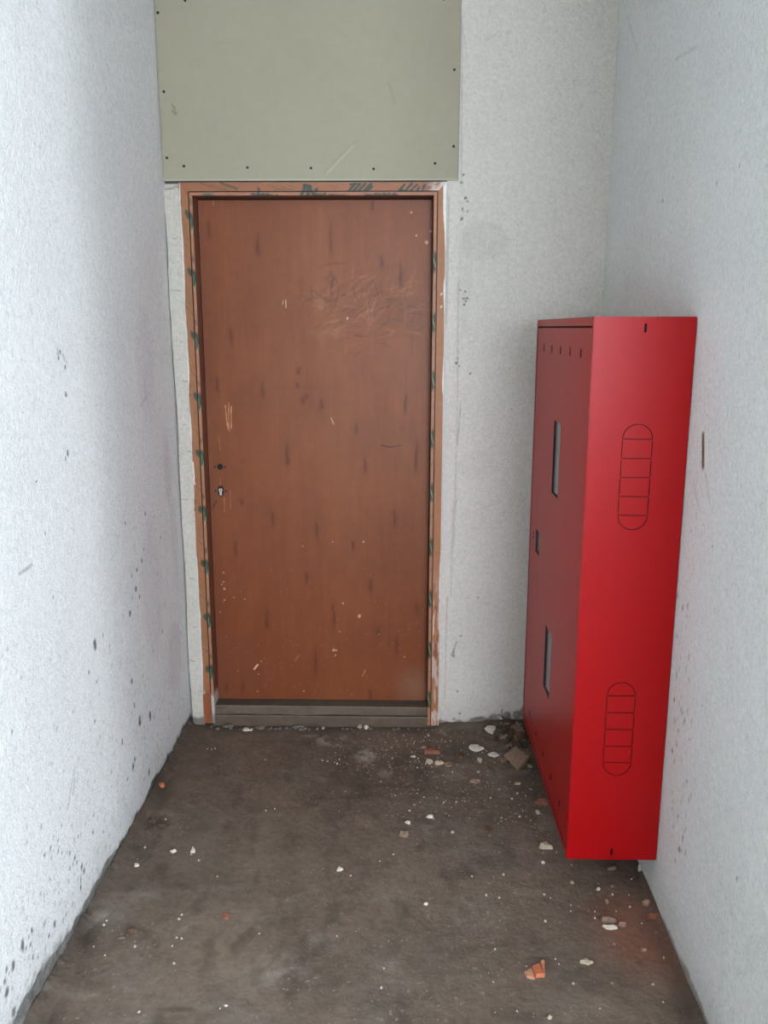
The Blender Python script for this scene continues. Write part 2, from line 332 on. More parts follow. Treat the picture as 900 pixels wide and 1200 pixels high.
PAN = (-.868, .1945, 2.1185, 2.735)           # the board above the door
def build_back():
    root = tag(empty('wall_back', (0, YB, 0)), kind='structure')
    def on(px, py): p = un(px, py, 1, YB); return p[0], p[2]
    # pier right of the door
    sh = Sheet(lsp(.1545, XR+.01, .004), lsp(-.02, ZC, .004), (208, 202, 193)); U, V = sh.U, sh.V
    plaster_tint(sh, 300)
    smooth = (1-sst(.186, .197, U+.004*fbm(U, V, 9, 3, 70)))*(V < 2.112)
    sh.mix(.8*smooth, (212, 205, 196))
    for px, py, ru, rv, a in ((568, 282, .10, .075, .5), (560, 545, .09, .06, .35), (545, 330, .03, .2, .3)):
        u, v = on(px, py); d = np.hypot((U-u)/ru, (V-v)/rv); sh.mix(a*(1-sst(.8, 1.02, d+.1*fbm(U, V, 12, 3, 71))), (194, 188, 178))
    sh.mix(.35*(1-sst(1.0, 1.7, V)), (216, 203, 197))  # lower pier lightened in the colour, in place of missing light
    for a, b, al in (((537, 330), (536, 470), .35), ((536, 470), (532, 640), .3), ((540, 470), (536, 520), .5), ((531, 600), (528, 700), .3), ((526, 230), (523, 380), .35), ((540, 20), (548, 70), .2),
                     ((531, 764), (535, 752), .7), ((529, 768), (532, 761), .8), ((532, 770), (532, 760), .7), ((530, 600), (536, 585), .4), ((541, 20), (541, 211), .3), ((524, 700), (521, 820), .35)):
        sh.line(*on(*a), *on(*b), .005, (142, 134, 126), al)
    for px, py, s in ((546, 232, 6), (548, 236, 4), (542, 246, 5), (541, 256, 5), (548, 248, 4), (545, 342, 5), (548, 350, 5), (543, 350, 4), (544, 357, 4), (546, 353, 5), (535, 425, 5), (538, 429, 3), (536, 420, 3),
                      (551, 438, 5), (540, 745, 4), (531, 768, 4), (536, 810, 4), (541, 214, 4), (543, 205, 4), (539, 340, 3), (532, 842, 5), (539, 836, 4), (560, 700, 3), (600, 480, 3), (590, 600, 3)):
        u, v = on(px, py); sh.ell(u, v, s*.0010, s*.0012, (92, 88, 84), .9, .5, .9)
    for px, py, ru, rv in ((579, 842, .035, .03), (594, 841, .02, .03), (606, 838, .02, .025), (615, 836, .03, .035), (597, 849, .04, .03), (562, 850, .05, .012), (612, 846, .04, .03)):
        u, v = on(px, py); d = np.hypot((U-u)/ru, (V-v)/rv)
        sh.mix(.8*(1-sst(.6, 1.05, d+.3*fbm(U, V, 30, 3, 72))), (100, 93, 84))
    edge = V-.028-.018*fbm(U, V*0, 9, 4, 73)
    sh.mix(.85*(1-sst(-.004, .010, edge+.022*fbm(U, V, 30, 4, 74))), (84, 74, 64))
    sh.mix(.25*(1-sst(0, .12, edge+.05*fbm(U, V, 10, 3, 75))), (150, 140, 130))
    def pos(U, V):
        h = .55*plaster_h(U, V, 300)*(1-.75*smooth)
        return xyz(U, YB-h-.0015+.003*smooth+.004*(1-sst(0, .01, edge)), V)
    tag(sh.build('pier_plaster', pos, M['plaster'], root), kind='structure').location = (0, -YB, 0)
    # narrow plaster strip left of the door with its open joint against the left wall
    sh = Sheet(lsp(XL-.004, -.8085, .0015), lsp(-.02, 2.112, .004), (196, 188, 178)); U, V = sh.U, sh.V
    sh.mul(1+.04*fbm(U, V, 9, 4, 80)+.03*fbm(U, V, 60, 3, 81))
    jw = np.clip(.005+.0065*fbm(V*0+2.2, V, 3.1, 4, 82)+.004*sst(1.75, 1.0, V), .0008, .014)
    joint = 1-sst(.6, 1.15, (U-XL)/jw)
    sh.mix(.7*joint, (120, 112, 104))
    for k, py in enumerate((252, 280, 308, 341, 354, 400, 421, 447, 480, 498, 503, 528, 554, 585, 612, 678, 698, 734, 762, 783, 800, 810)):
        u0 = -.865+.03*((k*37) % 10)/10.; z = on(200, py)[1]
        sh.line(u0, z, min(u0+.022+.02*((k*13) % 5)/5., -.81), z+.004*math.sin(k), .0022, (130, 122, 114), (.15, .5, .25, .65)[k % 4])
    sh.line(*on(222, 773), *on(229, 775), .003, (90, 70, 60), .8); sh.line(*on(222, 775), *on(221, 780), .003, (90, 70, 60), .6)
    e2 = V-.030-.014*fbm(U, V*0, 30, 3, 83); sh.mix(.8*(1-sst(-.004, .01, e2)), (92, 84, 76))
    pk = (1-sst(.002, .012, 2.112-V-.010*(1+fbm(U, V*0, 45, 3, 85))))
    def pos(U, V):
        ragged = .002*fbm(U*0, V, 30, 3, 84)*sst(-.815, -.809, U)
        return xyz(U+ragged, YB-.004-.0012*fbm(U, V, 14, 3, 86)+.022*joint+.02*pk, V)
    tag(sh.build('reveal_plaster', pos, M['plaster'], root), kind='structure').location = (0, -YB, 0)
    # masonry behind the board, above it, and the dark core behind the door frame
    bm = bmesh.new()
    add_box(bm, XL-.1, .40, YB+.03, YB+.2, 2.10, ZC)
    add_box(bm, XL-.1, XL+.055, YB+.022, YB+.2, 0, 2.10); add_box(bm, .16, XR+.1, YB+.022, YB+.2, 0, ZC)
    add_box(bm, XL-.1, .1995, YB+.002, YB+.03, 2.74, ZC)
    bmobj('masonry', bm, mat('bare_masonry', col=(.16, .15, .14), rough=.95, bumps=((30, .004, 4),)), root).location = (0, -YB, 0)
    return root
wall_back = build_back()

# outer room: plain walls, ceiling, the daylight openings, the rear one added for fill light
def wall_with_opening(name, axis, plane, a0, a1, z0, z1, o0, o1, oz0, oz1, th):
    bm = bmesh.new()
    def bx(p0, p1, q0, q1):
        if p1 <= p0 or q1 <= q0: return
        if axis == 'x': add_box(bm, min(plane, plane+th), max(plane, plane+th), p0, p1, q0, q1)
        else: add_box(bm, p0, p1, min(plane, plane+th), max(plane, plane+th), q0, q1)
    bx(a0, o0, z0, z1); bx(o1, a1, z0, z1); bx(o0, o1, z0, oz0); bx(o0, o1, oz1, z1)
    tag(bmobj(name, bm, M['plain']), kind='structure')
wall_with_opening('wall_far', 'x', 4.2, -3.5, YEND, 0, ZC, WIN_SIDE[1], WIN_SIDE[2], WIN_SIDE[3], WIN_SIDE[4], .25)
wall_with_opening('wall_rear', 'y', -3.5, XL, 4.2, 0, ZC, WIN_REAR_FILL[1], WIN_REAR_FILL[2], WIN_REAR_FILL[3], WIN_REAR_FILL[4], -.25)
bm = bmesh.new(); add_box(bm, XR+.02, 4.2, YEND, YEND+.2, 0, ZC); tag(bmobj('wall_return', bm, M['plain']), kind='structure')
bm = bmesh.new(); add_box(bm, XL-.2, 4.45, -3.75, YB+.2, ZC, ZC+.2); tag(bmobj('ceiling', bm, M['plain']), kind='structure')
def window(name, axis, plane, a0, a1, z0, z1):
    root = tag(empty(name, (plane, (a0+a1)/2, z0) if axis == 'x' else ((a0+a1)/2, plane, z0)), kind='structure')
    bm = bmesh.new(); t = .05
    for p in ((a0, a1, z0, z0+t), (a0, a1, z1-t, z1), (a0, a0+t, z0+t, z1-t), (a1-t, a1, z0+t, z1-t), ((a0+a1)/2-.02, (a0+a1)/2+.02, z0+t, z1-t)):
        if axis == 'x': add_box(bm, plane, plane+.06, p[0], p[1], p[2], p[3])
        else: add_box(bm, p[0], p[1], plane-.06, plane, p[2], p[3])
    o = bmobj('window_frame', bm, M['plain'], root); o.location = -root.location
window('window_1', 'x', 4.3, *WIN_SIDE[1:]); window('added_fill_window', 'y', -3.6, *WIN_REAR_FILL[1:])

# unseen blocks added against light leaks: below floor, beside walls, behind the doorway
bm = bmesh.new(); add_box(bm, XL-.3, 4.45, -3.75, YB+.5, -.2, -.03); tag(bmobj('floor_light_block', bm, M['plain']), kind='structure')
bm = bmesh.new(); add_box(bm, XL-.3, XL-.012, -3.75, YB+.5, -.03, ZC); tag(bmobj('wall_left_light_block', bm, M['plain']), kind='structure')
bm = bmesh.new(); add_box(bm, XR+.012, XR+.3, YEND+.02, YB+.5, -.03, ZC); tag(bmobj('wall_right_light_block', bm, M['plain']), kind='structure')
bm = bmesh.new(); add_box(bm, XL-.3, XR+.3, YB+.21, YB+.3, -.03, ZC); tag(bmobj('wall_back_light_block', bm, M['plain']), kind='structure')

# ================================================================== BOARD ABOVE THE DOOR
def build_board():
    x0, x1, z0, z1 = PAN; yf = YB-.008
    root = tag(empty('wall_board', (x0, yf, z0)), 'flat grey-green board screwed over the opening above the brown door', 'board')
    sh = Sheet(lsp(x0, x1, .004), lsp(z0, z1, .004), (152, 146, 126)); U, V = sh.U, sh.V
    sh.mul(1+.025*fbm(U, V, 3, 4, 90)+.012*fbm(U*4, V*.6, 30, 2, 91)+.012*fbm(U*.6, V*4, 30, 2, 92))
    def on(px, py): p = un(px, py, 1, yf); return p[0], p[2]
    for a, b, al in (((201, 122), (205, 127), .6), ((202, 130), (206, 134), .7), ((203, 125), (207, 133), .5), ((455, 96), (463, 122), .25), ((188, 130), (190, 160), .2)):
        sh.line(*on(*a), *on(*b), .006, (110, 106, 94), al)
    for k in range(9):
        sh.line(*on(379+k*3.2, 205-k*3.4), *on(384+k*3.2, 196-k*3.2), .004, (120, 117, 102), .16)
        sh.line(*on(380+k*3.2, 207-k*3.4), *on(390+k*3.2, 196-k*3.4), .003, (184, 180, 162), .18)
    sh.line(*on(414, 168), *on(421, 165), .006, (130, 127, 112), .4)
    sh.mix(.35*(1-sst(0, .006, np.minimum(U-x0, x1-U))), (110, 106, 94)); sh.mix(.3*(1-sst(0, .008, V-z0)), (206, 203, 186))
    o = sh.build('board_face', lambda U, V: xyz(U, yf-.0004*fbm(U, V, 4, 2, 93), V), M['board'], root); o.location = -root.location
    bm = bmesh.new(); add_box(bm, x0, x1, yf+.0012, yf+.0115, z0, z1)
    b = bmobj('board_core', bm, mat('board_core_gypsum', col=tuple(lin((176, 172, 152))), rough=.9), root); b.location = -root.location
    first = None
    for px, py in ((185, 15), (217, .5), (293, -1.5), (370, -2), (447, -2.5), (520, -1), (192, 107.5), (195.6, 185), (215.6, 194.7), (290, 196.4), (364.4, 197), (437.8, 198), (509.8, 191.5), (531.6, 171.6), (532.4, 81.8)):
        u, v = on(px, py)
        if first is None:
            bm = bmesh.new(); add_cyl(bm, (0, 0, 0), .0048, .0024, n=14); add_box(bm, -.0032, .0032, -.0018, 0, -.0005, .0005)
            s = first = bmobj('screw', bm, M['screw'], root)
        else:
            s = first.copy(); C.objects.link(s); s.parent = root
        s.location = Vector((u, yf-.0005, v))-root.location
build_board()

# ================================================================== DOOR FRAME
FX0, FX1, FZ1 = -.8095, .1535, 2.1134
prof = [(0, .02), (0, -.012), (.0305, -.012), (.0315, -.003), (.0335, -.003), (.0345, -.011), (.0455, -.011), (.0462, YLEAF-YB+.045)]
pl = [0.]
for i in range(1, len(prof)): pl.append(pl[-1]+math.hypot(prof[i][0]-prof[i-1][0], prof[i][1]-prof[i-1][1]))
pl = np.array(pl); pw = np.array([p[0] for p in prof]); pd = np.array([p[1] for p in prof])
def pus():
    u = [];
    for i in range(len(pl)-1): u += list(np.linspace(pl[i], pl[i+1], max(2, int((pl[i+1]-pl[i])/.0014)+1))[:-1])
    return np.array(u+[pl[-1]])
def width_at(u): return np.interp(u, pl, pw)
def depth_at(u): return YB+np.interp(u, pl, pd)
def arc_at(wd): return pl[1]+wd+ (0 if wd < .0305 else .008 if wd < .034 else .0165)
GREEN = (40, 58, 46)
def on_frame(px, py): p = un(px, py, 1, YB-.012); return p[0], p[2]
def base_frame(sh, seed):
    U, V = sh.U, sh.V
    sh.mul(.90+.07*fbm(U*2, V, 9, 4, seed)+.05*fbm(U, V, 70, 3, seed+1))
    g = ((U > pl[2]) & (U < pl[5])); sh.mix(.8*g, (62, 34, 24))
    sh.mix(.75*(U > pl[6]+.001), (100, 52, 36)); sh.mix(.45*((U > pl[5]) & (U < pl[6])), (166, 118, 98))  # inset reveal darkened in the colour, standing for its shade
def build_frame():
    root = tag(empty('trim_1', (FX0, YB, 0)), kind='structure')
    zb = .012
    # ---- left jamb
    sh = Sheet(pus(), lsp(zb, 1, .0015/2.1), (150, 98, 64)); U, V = sh.U, sh.V
    Z = zb+(V-zb)*(FZ1-zb)/(1-zb)
    sh.vs = zb+(sh.vs-zb)*(FZ1-zb)/(1-zb); sh.V = Z; V = Z
    base_frame(sh, 400)
    def uv(px, py): x, z = on_frame(px, py); return arc_at(np.clip(x-FX0, 0, .0455)), z
    for py in (236, 305, 380, 453, 521, 588, 652, 716, 778):
        u0 = pl[2]; z = on_frame(226, py)[1]; g = GREEN if py > 240 else (46, 60, 52)
        # blob that overlaps the groove, then tapers down to the right with a pale stroke
        sh.ell(u0-.004, z-.020, .011, .016, g, .92, .3, .15)
        sh.ell(pl[5]+.006, z-.030, .010, .034, g, .95, .3, .12)
        sh.ell(pl[6]+.004, z-.045, .007, .040, (34, 60, 46), .9, .4, .12)
        sh.line(pl[5]+.001, z-.022, pl[5]+.003, z-.050, .0035, (100, 128, 108), .6)
        sh.line(pl[5]+.012, z-.040, pl[5]+.004, z-.078, .0035, (150, 150, 118), .6)
        sh.ell(pl[1]+.003, z+.004, .004, .014, (52, 44, 34), .85, .5, .3); sh.ell(pl[1]+.003, z-.030, .0035, .005, (46, 38, 30), .85, .4)
        # small print: fine lines and one dark diagonal
        zz = z+.150
        for k in range(7): sh.line(pl[1]+.004, zz-.010*k, pl[2]-.005, zz-.010*k-.006, .0026, (112, 84, 52), .65)
        sh.line(pl[1]+.001, zz-.078, pl[2]+.001, zz-.094, .0036, (84, 60, 44), .6)
        sh.ell(pl[5]+.004, zz-.112, .006, .014, (92, 78, 56), .8, .5, .2); sh.line(pl[5], zz-.085, pl[6], zz-.090, .003, (120, 78, 56), .5)
    rag = .0035+.005*fbm(V*0, V, 9, 5, 405)
    sh.mix(.9*(1-sst(-.001, .001, U-pl[1]-rag)), (214, 209, 200))
    low = sst(.16, .13, V+.02*fbm(U*20, V*10, 2, 2, 406)); sh.mix(.9*low, (130, 68, 40))
    sh.mix(.8*low*sst(.1, .4, fbm(U*3, V, 26, 3, 407)+.6*np.abs((U-pl[1]-.015)/.018)-.35), (192, 182, 170))
    sh.mix(.7*sst(.07, .03, V)*(U > pl[2]), (96, 84, 76))
    for p, q in (((206, 541), (209, 560)), ((209, 560), (213, 567))):
        sh.line(arc_at(.004), on_frame(*p)[1], arc_at(.006), on_frame(*q)[1], .004, (228, 224, 216), .9)
    T = (sh.V-zb)/(FZ1-zb)
    def pos(U, V): W = width_at(U); return xyz(FX0+W, depth_at(U), zb+T*(FZ1-W-zb))
    sh.build('jamb', pos, M['frame'], root, smooth=False).location = -root.location
    # ---- right jamb
    sh = Sheet(pus(), lsp(zb, FZ1, .0015), (160, 104, 66)); U, V = sh.U, sh.V
    base_frame(sh, 420, ); T = (sh.V-zb)/(FZ1-zb)
    for py in (283, 356, 425, 495, 560, 625, 687, 748, 808):
        z = un(512, py, 1, YB)[2]
        sh.ell(pl[5]+.005, z-.038, .009, .040, (44, 58, 40), .95, .3, .12); sh.ell(pl[6]+.004, z-.05, .008, .036, (32, 40, 28), .9, .4, .1)
        sh.line(pl[5]+.001, z-.060, pl[5]+.012, z-.015, .0035, (132, 140, 96), .8)
        sh.line(pl[5], z-.130, pl[6], z-.138, .003, (84, 56, 42), .7)
    rag = .002+.007*np.clip(fbm(V*0+.3, V, 7, 5, 425)+.1, 0, 1)+.006*sst(1.8, 2.1, V)
    sh.mix(.95*(1-sst(-.001, .001, U-pl[1]-rag)), (222, 218, 210))
    lo = sst(.72, .45, V)
    sh.mix(.75*lo*sst(-.1, .25, fbm(U*2.5, V*.5, 40, 4, 426))*(U > pl[1])*(U < pl[2]), (198, 176, 166))
    sh.mix(.8*lo*sst(.25, .4, fbm(U*3, V*.6, 30, 4, 427))*(U > pl[1])*(U < pl[2]), (128, 62, 46))
    for py in (356, 341): sh.ell(pl[1]+.014, un(517, py, 1, YB)[2], .004, .004, (226, 216, 200), .9)
    def pos(U, V): W = width_at(U); return xyz(FX1-W, depth_at(U), zb+T*(FZ1-W-zb))
    sh.build('jamb', pos, M['frame'], root, smooth=False, flip=True).location = -root.location
    # ---- head
    sh = Sheet(pus(), lsp(FX0, FX1, .0015), (148, 94, 64)); U, V = sh.U, sh.V
    base_frame(sh, 440); T = (V-FX0)/(FX1-FX0)
    def hu(px, py): x, z = on_frame(px, py); return arc_at(min(max(FZ1-z, 0), .0455)), x
    def st(px0, py0, px1, py1, wpx, c=GREEN, a=.92): sh.line(*hu(px0, py0), *hu(px1, py1), wpx*.0025, c, a)
    # slanted fragments of printed letters, cut by the groove as on the wrapped tape
    for dx in (288, 294, 300, 306): st(dx, 232.5, dx+3, 227.5, 4.5)
    st(297, 232, 300, 221, 3.6); st(312, 232, 314, 229, 3.5); st(320, 232, 321, 231, 3.5)
    st(354, 225, 357, 217.5, 5); st(357, 217.5, 363, 219, 4.5); st(363, 219, 366, 225, 5); st(360, 225, 361, 218, 4); st(370, 223.5, 371.5, 221.5, 4)
    st(352, 228, 352, 232, 5); st(359, 232, 361, 227, 5); st(367, 232, 370, 227, 4.5); st(373, 232, 376, 228, 4.5); st(379, 232, 382, 227, 4); st(388, 229, 398, 230, 4); st(387, 232, 394, 232, 3.5); st(400, 231.5, 408, 233, 3)
    for dx in (412, 418, 424, 431): st(dx, 223.5, dx+4.5, 216, 4.4)
    st(411, 216, 420, 215.5, 2.5); st(434.5, 223, 438, 219.5, 4.6)
    st(434, 229, 441, 228.5, 4); st(444, 232, 447, 227.5, 4); st(447, 227.5, 453, 227.5, 3); st(455, 232, 458, 227.5, 4.5); st(461, 232, 464, 227.5, 4.5); st(458, 230, 463, 230, 3); st(468, 232, 471, 227.5, 4.5); st(470, 229.5, 475, 229, 4)
    st(476, 217, 475, 222, 4.4); st(475, 222, 482, 223.5, 4.4); st(482, 223.5, 484, 216, 4.4); st(488, 223.5, 491, 217, 3.8); st(488, 223.5, 494, 223.5, 3.8); st(496, 220, 499, 224, 3.5); st(502, 219.5, 505, 223.5, 3.5); st(500, 217.5, 502, 216.5, 3)
    st(227, 230, 236, 232, 6, (58, 78, 62), .8); st(231, 228, 240, 231, 4, (54, 92, 74), .8)
    for k in range(5):                                           # tiny slanted print
        for x0 in (249, 318):
            st(x0+k*6-6, 217+(k % 2)*2, x0+k*6+6, 221+(k % 2)*2, 1.2, (104, 74, 52), .7); st(x0+k*5, 221.5, x0+k*5+8, 224, 1.1, (104, 74, 52), .6)
    st(258, 214.5, 273, 221, 2.6, (66, 50, 38), .85); st(234, 215, 244, 219, 1.6, (88, 62, 44), .6); st(386, 217, 396, 221, 1.6, (104, 70, 46), .5)
    px = lambda x: on_frame(x, 219)[0]
    sh.mix(.85*sst(px(496), px(520), V)*sst(-.2, .2, fbm(U*1.4, V, 55, 3, 445))*(U < pl[2]), (186, 172, 162))
    sh.mix(.6*sst(px(514), px(522), V)*(U < pl[2]), (216, 210, 202))
    sh.mix(.5*(1-sst(-.001, .001, U-pl[1]-.002-.004*fbm(V*0, V, 12, 4, 447))), (84, 64, 50))
    def pos(U, V): W = width_at(U); return xyz(FX0+W+T*(FX1-FX0-2*W), depth_at(U), FZ1-W)
    sh.build('head', pos, M['frame'], root, smooth=False).location = -root.location
    return root
build_frame()

# ================================================================== DOOR
def build_door():
    x0, x1, z0, z1 = -.7610, .1050, .0885, 2.0620
    root = tag(empty('door_1', (x0, YLEAF, z0)), kind='structure')
    sh = Sheet(lsp(x0, x1, .0025), lsp(z0, z1, .0025), (120, 66, 36)); U, V = sh.U, sh.V
    def on(px, py): p = un(px, py, 1, YLEAF); return p[0], p[2]
    # veneer: vertical streaks, broad warm bands
    st = fbm(U*26, V*1.1, 1, 4, 500); sh.mul(1+.075*st)
    sh.mix(.35*sst(0, .7, fbm(U*5, V*.7, 1, 4, 501)), (112, 54, 26)); sh.mix(.3*sst(0, .7, fbm(U*7, V*.8, 1, 4, 502)), (132, 80, 46))
    sh.mul(1+.06*fbm(U*90, V*9, 1, 2, 503)+.13*fbm(U*1.4, V, 6, 4, 511)+.06*fbm(U, V, 45, 3, 512))
    for xx in (-.36, .01): sh.mix(.18*(1-sst(0, .004, np.abs(U-xx))), (110, 62, 38))
    sh.mul(1-.10*sst(1.0, .2, V)); sh.mix(.30*sst(1.2, .3, V), (116, 50, 20))  # light falloff put into the colour: darker and redder towards the bottom
    # knots: a dark flame and a ring around it
    knots = [(302, 284, 9), (302, 294, 5), (271, 394, 8), (365, 346, 7), (388, 280, 14), (389, 335, 9), (470, 320, 10), (470, 331, 5), (447, 307, 6), (308, 458, 9), (377, 475, 7), (475, 473, 10), (417, 503, 6), (337, 532, 9), (337, 541, 4),
             (428, 546, 8), (488, 535, 16), (320, 609, 9), (371, 622, 9), (463, 608, 11), (313, 725, 10), (313, 733, 4), (359, 677, 6), (276, 643, 10), (434, 687, 8), (391, 722, 14), (489, 714, 7), (465, 757, 11), (370, 776, 13),
             (255, 452, 9), (284, 805, 7), (265, 805, 5), (245, 270, 9), (436, 240, 7), (434, 815, 8), (283, 588, 4), (350, 435, 4), (443, 741, 4), (349, 452, 3), (355, 470, 4), (359, 465, 3), (414, 640, 6)]
    for px, py, s in knots:
        u, v = on(px, py); r = s*.0034
        sh.ell(u, v, .016, r*1.8, (92, 46, 24), .35, .9, .3); sh.ell(u+.002*math.sin(px), v-.2*r, .0065, r*.9, (78, 36, 20), .62, .9, .6); sh.ell(u+.004*math.sin(py), v+.7*r, .004, r*.5, (70, 34, 20), .5, .8, .5)
    # smudges and scratches, light and dark strokes, then paler patches
    for k in range(150):
        px, py = rng.normal(415, 42), rng.normal(362, 26)
        if not (345 < px < 500 and 305 < py < 425): continue
        an = rng.uniform(-.3, 1.4); L = rng.uniform(8, 40)*.0034; u, v = on(px, py); dk = rng.rand() < .5
        bend = rng.uniform(-1.2, 1.2); wd = rng.uniform(.003, .011); al = rng.uniform(.08, .30); cc = (78, 40, 22) if dk else (146, 98, 66)
        for q in range(5):
            u2, v2 = u+L/5*math.cos(an), v+L/5*math.sin(an); sh.line(u, v, u2, v2, wd*(1-.6*abs(q-2)/2), cc, al); u, v = u2, v2; an += bend/5
    for px, py, ru, rv, a in ((385, 390, .09, .05, .22), (400, 360, .13, .07, .16), (375, 350, .04, .06, .2), (450, 300, .1, .1, .08), (360, 300, .25, .2, .06)):
        u, v = on(px, py); d = np.hypot((U-u)/ru, (V-v)/rv)+.3*fbm(U, V, 14, 3, 505); sh.mix(a*(1-sst(.1, 1.2, d))*sst(-.5, .5, fbm(U, V, 26, 5, 515)), (160, 112, 82))
    for a, b, wd, c, al in (((447, 522), (458, 524), .005, (70, 34, 22), .9), ((458, 524), (470, 521.5), .005, (70, 34, 22), .7), ((467, 365), (487, 357), .006, (100, 58, 36), .6), ((450, 378), (466, 374), .005, (100, 58, 36), .5), ((387, 318), (395, 330), .006, (96, 54, 36), .7),
                            ((370, 343), (382, 352), .006, (96, 54, 36), .6), ((382, 354), (395, 351), .006, (96, 54, 36), .6), ((412, 337), (419, 351), .005, (92, 52, 34), .6), ((437, 348), (448, 341), .006, (92, 52, 34), .6), ((475, 354), (490, 350), .01, (110, 66, 42), .5),
                            ((380, 361), (415, 355), .008, (110, 66, 42), .4), ((416, 393), (424, 394), .004, (84, 44, 28), .8), ((401, 346), (405, 345), .007, (84, 44, 28), .6), ((387, 265), (388, 345), .004, (106, 62, 40), .4),
                            ((264, 475), (267, 503), .003, (196, 140, 96), .8), ((268, 472), (268, 500), .003, (196, 140, 96), .7), ((271, 476), (271, 502), .003, (196, 140, 96), .8), ((265, 490), (269, 505), .003, (190, 134, 90), .7), ((256, 510), (258, 528), .003, (178, 120, 80), .4),
                            ((388, 490), (391, 497), .004, (196, 150, 110), .7), ((335, 352), (335, 360), .003, (210, 190, 160), .8), ((332, 352), (331, 357), .003, (190, 160, 130), .6), ((249, 595), (254, 587), .006, (66, 34, 24), .8), ((250, 231), (250, 240), .004, (190, 150, 110), .6),
                            ((263, 583), (263, 600), .003, (176, 110, 74), .6), ((270, 575), (270, 595), .003, (176, 110, 74), .5), ((258, 561), (258, 568), .003, (180, 120, 80), .5), ((350, 768), (346, 774), .005, (160, 110, 70), .5), ((428, 785), (425, 792), .005, (180, 130, 90), .5), ((302, 779), (298, 784), .006, (222, 196, 166), .9)):
        sh.line(*on(*a), *on(*b), wd, c, al)
    for px, py, s in ((482, 249, 3), (505, 271, 4.5), (500, 284, 5.5), (488, 276, 3), (506, 295, 2), (262, 682, 2.5), (263, 690, 4), (260, 685, 2.5), (262, 671, 2.5), (263, 703, 3), (287, 702, 2), (299, 782, 3.5), (303, 790, 2.5), (306, 775, 2.5), (302, 810, 2.5), (356, 810, 2.5), (421, 722, 6),
                      (391, 762, 5), (394, 762, 3.5), (393, 768, 3), (426, 635, 3.5), (407, 373, 4), (402, 707, 3), (444, 743, 2), (398, 740, 2.5), (279, 786, 2), (474, 770, 2), (258, 717, 2), (274, 700, 2), (390, 635, 2), (355, 640, 2)):
        u, v = on(px, py); sh.ell(u, v, s*.0012, s*.0014, (196, 164, 134), .8, .5, .3)
    for k in range(200):
        u, v = rng.uniform(x0, x1), z0+abs(rng.normal(0, .28)); sh.ell(u, v, .003, .003, (196, 160, 130), rng.uniform(.05, .2), .6)
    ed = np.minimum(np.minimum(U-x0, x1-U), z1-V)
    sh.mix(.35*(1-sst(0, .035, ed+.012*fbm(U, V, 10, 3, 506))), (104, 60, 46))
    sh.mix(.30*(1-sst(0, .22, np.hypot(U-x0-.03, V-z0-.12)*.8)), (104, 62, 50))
    sh.mix(.35*(1-sst(0, .12, np.hypot(U-x1+.05, V-z0-.06))), (140, 112, 92))
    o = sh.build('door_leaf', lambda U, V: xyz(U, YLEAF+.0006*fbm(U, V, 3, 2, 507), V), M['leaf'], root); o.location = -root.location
    bm = bmesh.new(); add_box(bm, x0, x1, YLEAF+.0015, YLEAF+.04, z0, z1)
    core = bmobj('leaf_core', bm, mat('leaf_edge', col=tuple(lin((108, 62, 42))), rough=.6), root); core.location = -root.location
    # spindle hole with its follower, cylinder with keyway, four screw holes
    lx, lz = -.7168, 1.067
    bm = bmesh.new(); add_cyl(bm, (lx, YLEAF-.0006, lz), .0115, .0016, n=24, mi=0); add_cyl(bm, (lx, YLEAF-.0012, lz), .0085, .0016, n=20, mi=1)
    add_box(bm, lx-.004, lx+.004, YLEAF-.0024, YLEAF-.0010, lz-.004, lz+.004, mi=0)
    bmobj('spindle_hole', bm, [M['black'], M['screw']], root).location = -root.location
    kz = .9696; kx = -.7180
    def stad(r, h): return [(kx+r*math.cos(t), kz+(h if math.sin(t) >= 0 else -h)+r*math.sin(t)) for t in np.linspace(0, 2*math.pi, 28, endpoint=False)]
    bm = bmesh.new(); add_prism(bm, stad(.0112, .0095), YLEAF-.0016, YLEAF+.001)
    bmobj('keyhole_recess', bm, M['black'], root).location = -root.location
    bm = bmesh.new(); add_cyl(bm, (kx, YLEAF-.0026, kz+.005), .0072, .004, n=22, mi=0); add_box(bm, kx-.0045, kx+.0045, YLEAF-.0040, YLEAF-.001, kz-.0165, kz+.002, .001, 0)
    add_box(bm, kx-.0010, kx+.0010, YLEAF-.0052, YLEAF-.004, kz+.000, kz+.010, mi=1)
    bmobj('lock_cylinder', bm, [M['steel'], M['black']], root).location = -root.location
    first = None
    for sx, sz in ((lx-.021, lz), (lx+.0195, lz-.001), (kx-.0215, kz+.001), (kx+.0205, kz)):
        if first is None:
            bm = bmesh.new(); add_cyl(bm, (0, 0, 0), .0036, .0016, n=14); s = first = bmobj('screw_hole', bm, M['black'], root)
        else:
            s = first.copy(); C.objects.link(s); s.parent = root
        s.location = Vector((sx, YLEAF-.0004, sz))-root.location
build_door()

